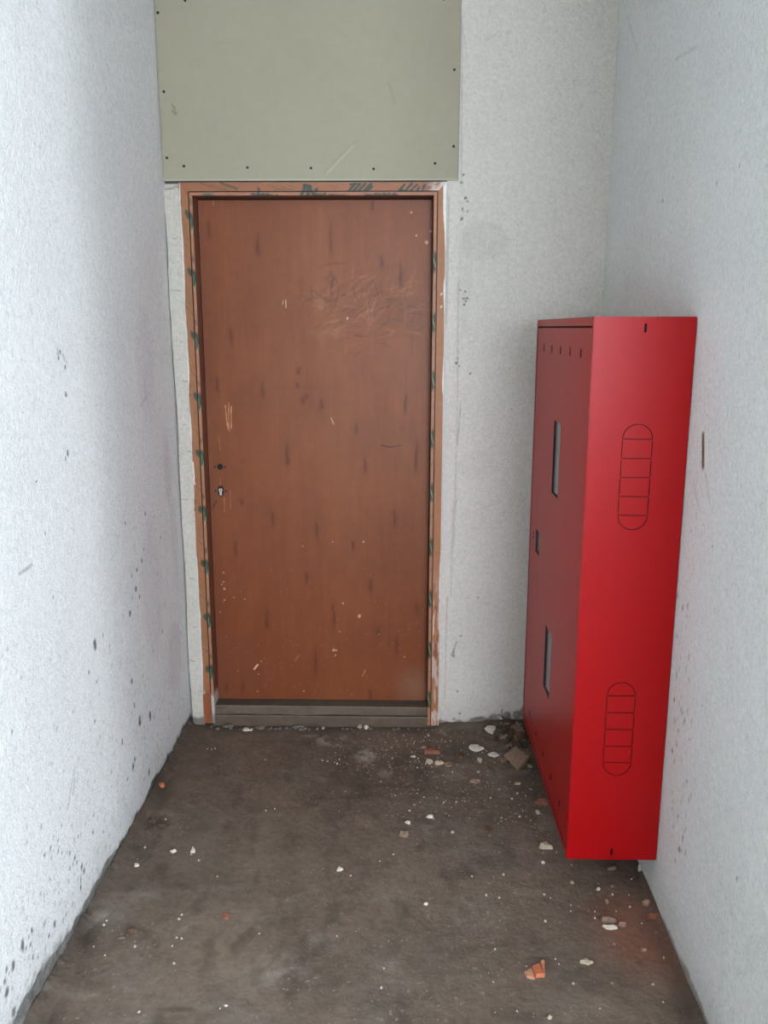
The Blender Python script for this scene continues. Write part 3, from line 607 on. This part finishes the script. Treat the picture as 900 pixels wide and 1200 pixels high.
# threshold: two grey painted boards, the lower one proud and crumbling at its foot
def build_sill():
    root = tag(empty('threshold', (-.33, YB, 0)), 'grey painted stepped wooden threshold under the brown door', 'threshold')
    def step(name, x0, x1, yf, yb, z0, z1, base, seed):
        arc = np.r_[lsp(z0, z1, .003), z1+lsp(.002, yb-yf, .004)]
        sh = Sheet(arc, lsp(x0, x1, .004), base); U, V = sh.U, sh.V
        sh.mul(1+.10*fbm(U*3, V, 9, 4, seed)+.07*fbm(U, V, 60, 3, seed+1))
        sh.mix(.5*sst(.1, .5, fbm(U*6, V, 8, 4, seed+2)), (66, 57, 50)); sh.mix(.4*(np.abs(U-z1) < .004), (128, 119, 109))
        sh.mix(.5*(U > z1+.004), (74, 65, 58))  # top faces painted darker for the door leaf's shadow
        def pos(U, V):
            rag = .003*fbm(V, V*0, 14, 4, seed+3)
            return xyz(V, np.where(U <= z1, yf, yf+U-z1)+.0015*fbm(U, V, 20, 3, seed+4), np.where(U <= z1, U, z1)+rag*(U <= z0+.004))
        sh.build(name, pos, M['sill'], root, smooth=False, flip=True).location = -root.location
    step('lower_board', FX0+.035, FX1-.020, 3.256, 3.300, -.012, .0450, (90, 76, 64), 600)
    step('upper_board', FX0+.042, FX1-.040, 3.263, 3.345, .0480, .0850, (98, 84, 72), 610)
build_sill()

# ================================================================== RED FIRE CABINET
def build_cabinet():
    x0, x1, y0, y1, z0, z1 = .4708, .7240, 2.1795, 3.0931, .1307, 1.6302
    root = tag(empty('fire_cabinet', ((x0+x1)/2, y0, z0)), 'tall red metal fire hose cabinet fixed to the right-hand wall just above the floor', 'cabinet')
    def cut(o, bm):
        me = bpy.data.meshes.new('cutter'); bmesh.ops.recalc_face_normals(bm, faces=bm.faces); bm.to_mesh(me); bm.free(); me.materials.append(M['cut'])
        c = bpy.data.objects.new('cutter', me); C.objects.link(c); c.location = o.location
        md = o.modifiers.new('b', 'BOOLEAN'); md.operation = 'DIFFERENCE'; md.solver = 'EXACT'; md.object = c; md.material_mode = 'TRANSFER'
        bpy.context.view_layer.update()
        dg = bpy.context.evaluated_depsgraph_get(); nm = bpy.data.meshes.new_from_object(o.evaluated_get(dg)); o.modifiers.clear(); o.data = nm
        bpy.data.objects.remove(c)
    bm = bmesh.new(); add_box(bm, x0, x1, y0, y1, z0, z1, .0022)
    body = bmobj('cabinet_body', bm, M['red'])
    # slit cutter: two stadium shaped knock-outs and two small slots in the face towards the room
    def slits(cz):
        cx, r, hh, t = .5960, .0380, .1370, .0021; s = .0495; zt = cz+hh-r; zb = cz-hh+r
        for k in range(5): zz = zt-(zt-zb)*k/4; add_box(cb, cx-r+.0006, cx+r-.0006, y0-.01, y0+.005, zz-t/2, zz+t/2)
        for k in range(4):
            za, zc = zt-(zt-zb)*k/4-.0035, zt-(zt-zb)*(k+1)/4+.0035
            for sx in (-1, 1): add_box(cb, cx+sx*r-t/2, cx+sx*r+t/2, y0-.01, y0+.005, zc, za)
        for up, zz in ((1, zt), (-1, zb)):
            for q0, q1 in ((.05, math.pi/2-.04), (math.pi/2+.04, math.pi-.05)):
                th = np.linspace(q0, q1, 12)
                pts = [(cx+(r+t/2)*math.cos(a), zz+up*(r+t/2)*math.sin(a)) for a in th]+[(cx+(r-t/2)*math.cos(a), zz+up*(r-t/2)*math.sin(a)) for a in th[::-1]]
                add_prism(cb, pts, y0-.01, y0+.005)
    def slot(cb, c, w, h, axis, d0, d1):
        r = w/2; pts = [(c[0]+r*math.cos(t), c[1]+(h/2-r)*(1 if math.sin(t) >= 0 else -1)+r*math.sin(t)) for t in np.linspace(.001, 2*math.pi+.001, 16, endpoint=False)]
        add_prism(cb, pts, d0, d1, axis)
    cb = bmesh.new(); slits(1.228); slits(.530)
    slot(cb, (.5985, 1.603), .0065, .022, 'Y', y0-.01, y0+.012); slot(cb, (.5965, .1565), .0065, .020, 'Y', y0-.01, y0+.012)
    cut(body, cb)
    # pocket that takes the door, in the face that looks across the niche
    cb = bmesh.new(); add_box(cb, x0-.01, x0+.016, y0+.019, y1-.019, z0+.017, z1-.0225); cut(body, cb)
    body.parent = root; body.location = -root.location
    # door sheet
    dy0, dy1, dz0, dz1 = y0+.0205, y1-.0215, z0+.0185, z1-.0275
    bm = bmesh.new(); add_box(bm, x0+.0008, x0+.0135, dy0, dy1, dz0, dz1, .0012)
    door = bmobj('cabinet_door', bm, M['red'])
    cb = bmesh.new()
    for k in range(5):
        yy = 2.3215+(2.9270-2.3215)*k/4
        slot(cb, (yy, 1.5375), .0150, .026, 'X', x0-.01, x0+.011); slot(cb, (yy, .2215), .0140, .023, 'X', x0-.01, x0+.011)
    wins = ((2.5650, 2.6750, 1.0953, 1.3225), (2.5600, 2.6730, .4421, .6546), (2.8650, 2.9440, .8337, .9125))
    for a, b, c, d in wins: add_box(cb, x0-.01, x0+.0085, a, b, c, d)
    cut(door, cb); door.parent = root; door.location = -root.location
    for i, (a, b, c, d) in enumerate(wins):
        bm = bmesh.new(); add_box(bm, x0+.0060, x0+.0084, a+.0006, b-.0006, c+.0006, d-.0006)
        if i < 2: p = bmobj('viewing_pane', bm, M['glass'], door); p['label'] = 'grey viewing pane in the red door'
        else: p = bmobj('handle_recess', bm, M['glass'], door); p['label'] = 'small grey handle recess in the red door'
    bm = bmesh.new(); add_cyl(bm, (x0, 3.004, .884), .0042, .003, 'X', 14); add_cyl(bm, (x0, 3.001, .868), .0042, .003, 'X', 14)
    bmobj('lock_rivets', bm, M['screw'], door)
build_cabinet()

# ================================================================== DEBRIS
SM = {}
def smat(name, rgb, var=.18):
    if name not in SM: SM[name] = mat('debris_'+name, col=tuple(lin(rgb)), rough=.9, spec=.2, bumps=((180, .0016, 3),), var=var, var_sc=90)
    return SM[name]
PAL = {'white': (206, 196, 182), 'cream': (172, 156, 136), 'tan': (134, 112, 96), 'grey': (110, 102, 94), 'brown': (92, 70, 56), 'brick': (136, 88, 70), 'orange': (176, 104, 72), 'dark': (78, 66, 57), 'pink': (150, 116, 100)}
def floor_at(px, py):
    p = un(px, py, 2, .004); return p
def mpp(px, py): return np.linalg.norm(un(px+1, py, 2, 0)-un(px, py, 2, 0)), np.linalg.norm(un(px, py+1, 2, 0)-un(px, py, 2, 0))
def chip_mesh(name, w, d, h, seed, sides=9, kind='plate'):
    """broken piece: irregular outline, chamfered, uneven top; 'lump' = rounded"""
    r = np.random.RandomState(seed); bm = bmesh.new()
    if kind == 'lump':
        bmesh.ops.create_icosphere(bm, subdivisions=1 if max(w, d) < .022 else 2, radius=.5)
        for v in bm.verts:
            k = 1+.22*math.sin(5*v.co.x+seed)+.18*math.sin(7*v.co.y+2.1*seed)+r.uniform(-.14, .14); v.co *= 1+(k-1)*1.3
            v.co.z = max(v.co.z, -.30)
            v.co = Vector((v.co.x*w, v.co.y*d, (v.co.z+.30)*h/.8))
    else:
        th = np.sort(np.linspace(0, 2*math.pi, sides, endpoint=False)+r.uniform(-.25, .25, sides)*2*math.pi/sides)
        rad = r.uniform(.30, .60, sides); rings = []
        for s, z in ((.92, 0), (1.0, .30), (.80+.1*r.rand(), 1.0)):
            rings.append([bm.verts.new((rad[i]*s*math.cos(th[i])*w*1.05, rad[i]*s*math.sin(th[i])*d*1.05, h*(z+(r.uniform(-.38, .15) if z > .5 else 0)))) for i in range(sides)])
        for a, b in zip(rings[:-1], rings[1:]):
            for i in range(sides): bm.faces.new((a[i], a[(i+1) % sides], b[(i+1) % sides], b[i]))
        c = bm.verts.new((r.uniform(-.1, .1)*w, r.uniform(-.1, .1)*d, h*1.05))
        for i in range(sides): bm.faces.new((rings[-1][i], rings[-1][(i+1) % sides], c))
        bm.faces.new(rings[0][::-1])
    me = bpy.data.meshes.new(name); bm.normal_update(); bm.to_mesh(me); bm.free(); return me
def place(o, px, py, rz=0, sink=.0012):
    p = floor_at(px, py); o.location = (p[0], p[1], float(floor_h(p[0], p[1]))-sink); o.rotation_euler.z = rz
    return o
# name, label, category, px, py, width px, height px, thickness m, colour, kind, rotation
PIECES = [
 ('plaster_chip', 'largest white plaster chip, in the dark rubble against the back wall', 'chip', 575, 859.5, 17, 10, .010, 'white', 'plate', .3),
 ('plaster_chip', 'long ragged white plaster chip just left of the dark corner rubble', 'chip', 557, 876.5, 20, 9, .009, 'white', 'plate', -.4),
 ('plaster_chip', 'squat white plaster chip between the long white chip and the brown slab', 'chip', 578, 884, 12, 7, .009, 'white', 'plate', .1),
 ('brick_fragment', 'reddish flat brick fragment on the floor in front of the right door jamb', 'brick', 507, 880.5, 17, 8, .014, 'brick', 'plate', .2),
 ('brick_fragment', 'brown rough brick fragment propped behind the brown slab in the rubble', 'brick', 609, 868, 14, 11, .030, 'brown', 'plate', .7),
 ('brick_fragment', 'brown half-buried brick fragment in the rubble left of the propped one', 'brick', 597, 869, 11, 6, .012, 'brown', 'plate', 0),
 ('stone_chip', 'flat tan stone chip alone on the floor below the long white plaster chip', 'stone', 556.5, 915, 15, 7, .012, 'tan', 'plate', .0),
 ('stone_chip', 'cream pebble at the left end of the row of three below the reddish brick fragment', 'stone', 504, 893, 8, 6, .014, 'cream', 'lump', 0),
 ('stone_chip', 'middle cream pebble in the row of three below the reddish brick fragment', 'stone', 515, 893.5, 10, 7, .015, 'cream', 'lump', .5),
 ('stone_chip', 'greyer pebble at the right end of the row of three below the reddish brick fragment', 'stone', 526, 895.5, 9, 8, .014, 'tan', 'lump', .2),
 ('stone_chip', 'small pale pebble lying left of the reddish brick fragment', 'stone', 484, 886, 6, 4, .010, 'cream', 'lump', 0),
 ('stone_chip', 'pale crumb of stone just above the reddish brick fragment', 'stone', 496, 875, 7, 5, .010, 'tan', 'lump', .4),
 ('stone_chip', 'dull brown stone between the reddish brick fragment and the long white chip', 'stone', 539, 886.5, 11, 7, .014, 'brown', 'lump', .4),
 ('stone_chip', 'small white lump below the squat white plaster chip', 'stone', 562.5, 891, 6, 6, .012, 'cream', 'lump', .4),
 ('stone_chip', 'small tan lump below the left corner of the brown slab', 'stone', 590, 891, 6, 7, .010, 'tan', 'lump', .4),
 ('stone_chip', 'grey-white pebble below the right corner of the brown slab', 'stone', 621.5, 898, 6, 5, .012, 'cream', 'lump', .4),
 ('stone_chip', 'small cream pebble a little further out below the brown slab', 'stone', 606.5, 918, 6, 5, .010, 'cream', 'lump', .4),
 ('brick_fragment', 'dark red brick fragment half under the lower edge of the red cabinet', 'brick', 634, 940, 16, 10, .022, 'brick', 'lump', .2),
 ('stone_chip', 'small square white stone below the dark red brick fragment', 'stone', 630, 951.5, 6, 6, .014, 'cream', 'lump', .6),
 ('stone_chip', 'pale angular stone left of the near bottom corner of the red cabinet', 'stone', 639, 992.5, 18, 10, .018, 'cream', 'plate', -.2),
 ('stone_chip', 'tiny white stone below the pale angular stone by the red cabinet', 'stone', 636.5, 1010.5, 5, 5, .008, 'white', 'lump', 0),
 ('stone_chip', 'dark brown round stone alone in the middle of the floor', 'stone', 572.5, 971.5, 11, 9, .012, 'brown', 'lump', .3),
 ('stone_chip', 'tan wedge-shaped stone below two white pebbles in the middle of the floor', 'stone', 474.5, 979, 12, 8, .016, 'tan', 'plate', .1),
 ('plaster_chip', 'round white pebble of plaster above the tan wedge-shaped stone', 'chip', 477, 964, 7, 7, .012, 'white', 'lump', .1),
 ('plaster_chip', 'white plaster chip right of the round white pebble', 'chip', 504, 956.5, 9, 6, .010, 'white', 'plate', .1),
 ('stone_chip', 'small pale stone below and right of the white plaster chip', 'stone', 530, 975, 5, 4, .008, 'cream', 'lump', .1),
 ('stone_chip', 'cream rod-like stone chip right of the orange brick fragment', 'stone', 687.5, 1127, 15, 5, .010, 'cream', 'plate', 0),
 ('plaster_chip', 'white-edged broken mortar piece on the floor below the red cabinet', 'chip', 714, 1086, 16, 7, .010, 'white', 'plate', -.4),
 ('mortar_chunk', 'grey-brown mortar lump lying against the white-edged piece', 'mortar', 714, 1080, 12, 9, .022, 'tan', 'lump', -.4),
 ('stone_chip', 'pinkish stone right of the white-edged mortar piece', 'stone', 730, 1083, 10, 6, .012, 'pink', 'plate', .2),
 ('brick_fragment', 'brown pointed brick shard against the foot of the right wall', 'brick', 766, 1074, 14, 7, .014, 'brick', 'plate', .3),
 ('brick_fragment', 'small pinkish brick crumb above the pointed shard by the right wall', 'brick', 757, 1059, 10, 9, .014, 'pink', 'lump', .3),
 ('stone_chip', 'pale stone in the shadow under the red cabinet', 'stone', 717, 1018, 10, 6, .010, 'tan', 'plate', .3),
 ('plaster_chip', 'white flake of plaster standing at the foot of the right wall under the cabinet', 'chip', 750, 1020, 6, 9, .020, 'white', 'plate', .9),
 ('stone_chip', 'round pinkish pebble below the pointed brick shard', 'stone', 755, 1112, 6, 6, .010, 'pink', 'lump', .3),
 ('stone_chip', 'small brown oval pebble below the round pinkish pebble', 'stone', 748.5, 1126, 8, 6, .008, 'brown', 'lump', -.6),
 ('stone_chip', 'dusty round pebble right of the cream rod-like chip, near the bottom edge', 'stone', 717, 1151, 5, 5, .008, 'tan', 'lump', 0),
 ('stone_chip', 'cream pebble at the bottom of the floor below the orange brick fragment', 'stone', 644, 1192, 7, 7, .010, 'cream', 'lump', 0),
 ('brick_fragment', 'small orange brick crumb at the foot of the left wall', 'brick', 190.5, 920.5, 8, 7, .014, 'orange', 'plate', .5),
 ('plaster_chip', 'flat white flake lying against the grey threshold', 'chip', 290, 853.5, 11, 5, .006, 'white', 'plate', .2),
 ('mortar_chunk', 'grey mortar lump at the left end of the threshold foot', 'mortar', 268, 851, 11, 5, .012, 'grey', 'lump', .2),
 ('mortar_chunk', 'grey mortar lump at the middle of the threshold foot', 'mortar', 350, 851, 12, 5, .014, 'grey', 'lump', .2),
 ('mortar_chunk', 'tan flat mortar lump at the threshold foot right of the white flake', 'mortar', 304, 852, 12, 4, .010, 'tan', 'lump', .2),
 ('stone_chip', 'left one of two white pebbles at the threshold foot', 'stone', 421, 851.5, 6, 5, .011, 'cream', 'lump', .2),
 ('stone_chip', 'right one of two white pebbles at the threshold foot', 'stone', 429, 851.5, 7, 6, .012, 'white', 'lump', .2),
 ('stone_chip', 'single cream pebble at the threshold foot near the middle of the door', 'stone', 379, 852, 5, 3.5, .008, 'cream', 'lump', .2),
 ('stone_chip', 'brown oval stone on the left part of the floor', 'stone', 156, 1091.5, 9, 11, .012, 'brown', 'lump', .2),
 ('stone_chip', 'flat grey stone left of the brown oval stone', 'stone', 142.5, 1098, 9, 6, .006, 'grey', 'lump', .2),
 ('brick_fragment', 'round reddish pebble right of the pale dust patch on the left of the floor', 'brick', 264, 1073.5, 10, 9, .009, 'brick', 'lump', .2),
 ('plaster_chip', 'white chip on the left of the floor nearest the left wall', 'chip', 159.5, 1012.5, 7, 5, .008, 'white', 'plate', .2),
 ('plaster_chip', 'white chip up and right of the chip nearest the left wall', 'chip', 203, 996.5, 7, 5, .009, 'white', 'plate', .6),
 ('plaster_chip', 'white chip of the crumb cluster right of the other two chips on the left', 'chip', 226, 996, 6, 7, .009, 'white', 'plate', 1.),
 ('plaster_chip', 'small white chip alone in the middle of the near floor', 'chip', 398, 1018.5, 7, 6, .009, 'white', 'plate', .4),
 ('plaster_chip', 'small upright white chip right of centre on the near floor', 'chip', 499, 1059, 5, 6, .010, 'white', 'lump', .4),
 ('plaster_chip', 'white chip at the bottom left of the near floor', 'chip', 264.5, 1177.5, 5, 4, .007, 'white', 'lump', .4),
 ('stone_chip', 'grey stone at the left end of the dark dirt clump by the left wall', 'stone', 178, 962, 9, 5, .010, 'dark', 'lump', .4),
 ('stone_chip', 'dark lump at the right end of the dark dirt clump by the left wall', 'stone', 189, 966, 11, 6, .012, 'dark', 'lump', .4),
 ('stone_chip', 'tan pebble under the red cabinet upper right of the square white stone', 'stone', 711.5, 1056, 6, 6, .010, 'pink', 'lump', .4),
 ('stone_chip', 'white pebble on the floor in front of the red cabinet, left of its middle', 'stone', 702, 1042, 5, 5, .009, 'white', 'lump', .1),
 ('stone_chip', 'dusty pebble right of the white pebble in front of the red cabinet', 'stone', 717.5, 1038, 5, 5, .008, 'tan', 'lump', .1),
 ('stone_chip', 'cream pebble left of the near bottom corner of the cabinet, on open floor', 'stone', 670.5, 1034, 5, 6, .009, 'cream', 'lump', .1),
]
for i, (nm, lb, ct, px, py, wp, hp, th, colr, kd, rz) in enumerate(PIECES):
    a, b = mpp(px, py)
    # the seen height is made of depth on the floor and of thickness
    w_ = wp*a; d_ = max(hp*b-th*1.2, .45*w_)
    me = chip_mesh(nm, w_, d_, th, 900+i, 9 if wp > 9 else 7, kd)
    o = link(nm, me, smat(colr, PAL[colr])); tag(o, lb, ct); place(o, px, py, 0 if kd == 'plate' and abs(rz) < .3 else rz*.3)

# large brown slab in the rubble
def slab():
    c = un(606, 882, 2, .02); bm = bmesh.new()
    pts = [un(x, y, 2, .035)[:2]-c[:2] for x, y in ((591, 879), (605, 871.5), (622, 883), (608, 894))]
    P = []
    for (ax, ay), (bx, by) in zip(pts, pts[1:]+pts[:1]):
        for t in (0, .33, .66): P.append((ax+(bx-ax)*t+random.uniform(-.002, .002), ay+(by-ay)*t+random.uniform(-.002, .002)))
    rings = [[bm.verts.new((x*s, y*s, z)) for x, y in P] for s, z in ((.97, 0), (1, .004), (.99, .020), (.95, .024))]
    n = len(P)
    for a, b in zip(rings[:-1], rings[1:]):
        for i in range(n): bm.faces.new((a[i], a[(i+1) % n], b[(i+1) % n], b[i]))
    ct = bm.verts.new((0, 0, .0265))
    for i in range(n): bm.faces.new((rings[-1][i], rings[-1][(i+1) % n], ct))
    bm.faces.new(rings[0][::-1]); bmesh.ops.recalc_face_normals(bm, faces=bm.faces)
    o = bmobj('stone_slab', bm, mat('slab_stone', col=tuple(lin((136, 112, 92))), rough=.9, bumps=((60, .004, 4),), var=.25, var_sc=40))
    tag(o, 'flat brown square slab of broken tile on the corner rubble beside the red cabinet', 'tile')
    o.location = (c[0], c[1], float(floor_h(c[0], c[1]))-.001); o.rotation_euler = (.10, -.10, 0)
slab()

# orange hollow brick shard with its ribs
def orange_shard():
    root = empty('brick_shard'); tag(root, 'bright orange ribbed hollow brick shard on the open floor near the bottom of the photo', 'brick')
    p = un(627, 1142, 2, 0); root.location = (p[0], p[1], float(floor_h(p[0], p[1])))
    def loc(x, y, z=.012): q = un(x, y, 2, z); return (q[0]-p[0], q[1]-p[1])
    mo, mc = smat('orange', PAL['orange']), smat('cream_orange', (186, 136, 106))
    def plate(name, pts, z0, z1, m, tilt=0):
        bm = bmesh.new(); n = len(pts)
        a = [bm.verts.new((x, y, z0)) for x, y in pts]; b = [bm.verts.new((x, y, z1+tilt*(x))) for x, y in pts]
        bm.faces.new(a[::-1]); bm.faces.new(b)
        for i in range(n): bm.faces.new((a[i], a[(i+1) % n], b[(i+1) % n], b[i]))
        bmesh.ops.recalc_face_normals(bm, faces=bm.faces); bmesh.ops.bevel(bm, geom=list(bm.edges), offset=.0007, segments=1, affect='EDGES')
        return bmobj(name, bm, m, root)
    plate('shard_plate', [loc(*q) for q in ((614.5, 1137), (623, 1132.5), (625.5, 1140), (627, 1144), (621, 1143), (617.5, 1142))], 0, .008, mc)
    plate('shard_body', [loc(*q) for q in ((623.5, 1132.3), (632.5, 1128.5), (635, 1135), (638.5, 1141.8), (634, 1141), (631, 1141.5), (628, 1142), (625.5, 1139))], .0, .013, mo)
    plate('shard_rib', [loc(x, y, .012) for x, y in ((633.5, 1128), (636.5, 1126), (638.3, 1128), (638, 1137), (638.6, 1141), (636, 1136))], 0, .017, smat('shard_rib', (196, 130, 98)))
orange_shard()

# small twigs and root scraps sticking up in the corner
def twig(pts, r, name, lb):
    cu = bpy.data.curves.new(name, 'CURVE'); cu.dimensions = '3D'; sp = cu.splines.new('POLY'); sp.points.add(len(pts)-1)
    for q, p in zip(sp.points, pts): q.co = (*p, 1)
    cu.bevel_depth = r; cu.bevel_resolution = 1
    t = bpy.data.objects.new('t', cu); C.objects.link(t); bpy.context.view_layer.update()
    me = bpy.data.meshes.new_from_object(t.evaluated_get(bpy.context.evaluated_depsgraph_get())); bpy.data.objects.remove(t)
    tag(link(name, me, smat('dark', PAL['dark'])), lb, 'twig')
g = lambda px, py, y: un(px, py, 1, y)
twig([g(597, 853, 3.225), g(591, 845, 3.24), g(588, 840, 3.245), g(584, 837, 3.248)], .0022, 'twig', 'dark bent twig leaning left against the back wall above the corner rubble')
twig([g(598, 852, 3.222), g(590.5, 843, 3.238), g(588, 836, 3.246), g(588.5, 831, 3.248)], .0018, 'twig', 'dark upright twig against the back wall above the corner rubble')
twig([g(600, 850, 3.225), g(591, 842, 3.24), g(596, 839, 3.244), g(597, 835, 3.246)], .0014, 'twig', 'thin dark twig curling right against the back wall above the corner rubble')
twig([(un(571, 898, 2, .006)), (un(576, 901, 2, .008)), (un(580, 903.5, 2, .006))], .0016, 'twig', 'thin pale splinter on the floor left of the brown slab')

# small crumbs: individuals in two groups
def crumbs(n, sampler, key, label, group, smin, smax, seed, cat='crumb', name='crumb'):
    r = np.random.RandomState(seed); protos = [chip_mesh(name, 1, .8, .7, seed+k, 6, 'plate') for k in range(5)]
    for me in protos: me.materials.append(smat(key, PAL[key]))
    made = tries = 0
    while made < n and tries < 4000:
        tries += 1; px, py = sampler(r); p = un(px, py, 2, 0)
        if not (XL+.03 < p[0] < XR-.03 and 1.6 < p[1] < YB-.024): continue
        s = r.uniform(smin, smax)
        if p[0] > .35 and p[1] > 3.1: s *= 1.2
        o = bpy.data.objects.new(name, protos[made % 5]); C.objects.link(o)
        o.scale = (s, s, s*.8); o.rotation_euler.z = r.uniform(0, 6.28)
        o.location = (p[0], p[1], float(floor_h(p[0], p[1]))-.0006); tag(o, label, cat, group); made += 1
SPOTS = [(292, 853), (243, 877), (252, 877), (248, 878), (378, 891), (384, 892), (392, 893), (395, 895), (311, 890), (312, 950), (322, 948), (168, 958), (194, 960), (170, 993), (224, 1001), (228, 999), (233, 1008), (226, 993), (210, 1078), (213, 1073), (202, 1110), (207, 1100), (213, 1101), (158, 1110),
         (125, 1080), (122, 1085), (123, 1120), (110, 1110), (204, 1130), (258, 1182), (411, 1027), (508, 960), (461, 1002), (590, 1026), (553, 1028), (570, 1050), (585, 1053), (613, 950), (609, 957), (638, 1049), (645, 1053), (669, 1061), (669, 1068), (639, 1080), (697, 1076), (697, 1068), (706, 1078),
         (722, 1068), (738, 1063), (740, 1031), (718, 1049), (737, 1049), (752, 1082), (766, 1153), (778, 1122), (798, 1141), (777, 1174), (765, 1153), (703, 1182), (672, 1153), (606, 1185), (578, 1151), (580, 1113), (651, 1124), (617, 1133), (655, 1130), (447, 1158), (395, 1098), (450, 1135), (304, 1095), (163, 1186),
         (255, 1027), (398, 890), (445, 1010), (480, 951), (489, 900), (530, 905), (560, 905), (585, 925), (600, 936), (616, 933), (606, 930), (621, 925), (545, 939), (575, 935), (520, 941), (535, 940), (497, 935), (463, 933)]
it = iter(SPOTS*60)
crumbs(len(SPOTS), lambda r: next(it), 'white', 'tiny white plaster crumb lying loose on the dusty grey floor', 'white plaster crumbs scattered over the floor', .0045, .0085, 50)
crumbs(60, lambda r: (r.normal(500, 38), r.uniform(853, 900)), 'cream', 'tiny cream crumb in the scatter before the right end of the door', 'cream crumbs before the right end of the door', .004, .008, 60)
crumbs(70, lambda r: (r.normal(606, 11), abs(r.normal(0, 17))+853), 'tan', 'small tan rubble lump in the dark heap beside the cabinet', 'tan rubble lumps in the corner heap', .009, .022, 70, 'rubble', 'rubble_lump')
crumbs(45, lambda r: (r.normal(606, 11), abs(r.normal(0, 14))+851), 'dark', 'small dark clod in the heap beside the cabinet', 'dark clods in the corner heap', .010, .024, 80, 'clod', 'clod')
crumbs(40, lambda r: (r.uniform(255, 500), r.uniform(852.9, 855.5)), 'grey', 'small grey mortar crumb along the foot of the threshold', 'grey mortar crumbs along the threshold', .008, .018, 85, 'crumb', 'mortar_crumb')

# grit nobody could count
def grit():
    r = np.random.RandomState(99); V = []; F = []
    def one(px, py, s):
        p = un(px, py, 2, 0)
        if not (XL+.02 < p[0] < XR-.02 and 1.5 < p[1] < YB-.02): return
        z = float(floor_h(p[0], p[1])); n = len(V); a = r.uniform(0, 6.28)
        for k in range(3): V.append((p[0]+s*math.cos(a+2.1*k), p[1]+s*math.sin(a+2.1*k), z-.0003))
        V.append((p[0], p[1], z+s*.9)); F.extend(((n, n+1, n+3), (n+1, n+2, n+3), (n+2, n, n+3)))
    for k in range(380): one(r.normal(500, 55), r.uniform(850, 960), abs(r.normal(0, .0016))+.0009)
    for k in range(260): one(r.normal(430, 25), r.normal(885, 15), abs(r.normal(0, .0012))+.0009)
    for k in range(500): one(r.uniform(40, 830), r.uniform(850, 1200), abs(r.normal(0, .0011))+.0007)
    for k in range(260): one(r.normal(610, 40), r.normal(930, 45), abs(r.normal(0, .0018))+.001)
    me = bpy.data.meshes.new('grit'); me.from_pydata(V, [], F)
    tag(link('grit', me, smat('grit', (150, 138, 124))), 'pale fine grit strewn over the whole grey floor', 'grit', kind='stuff')
grit()
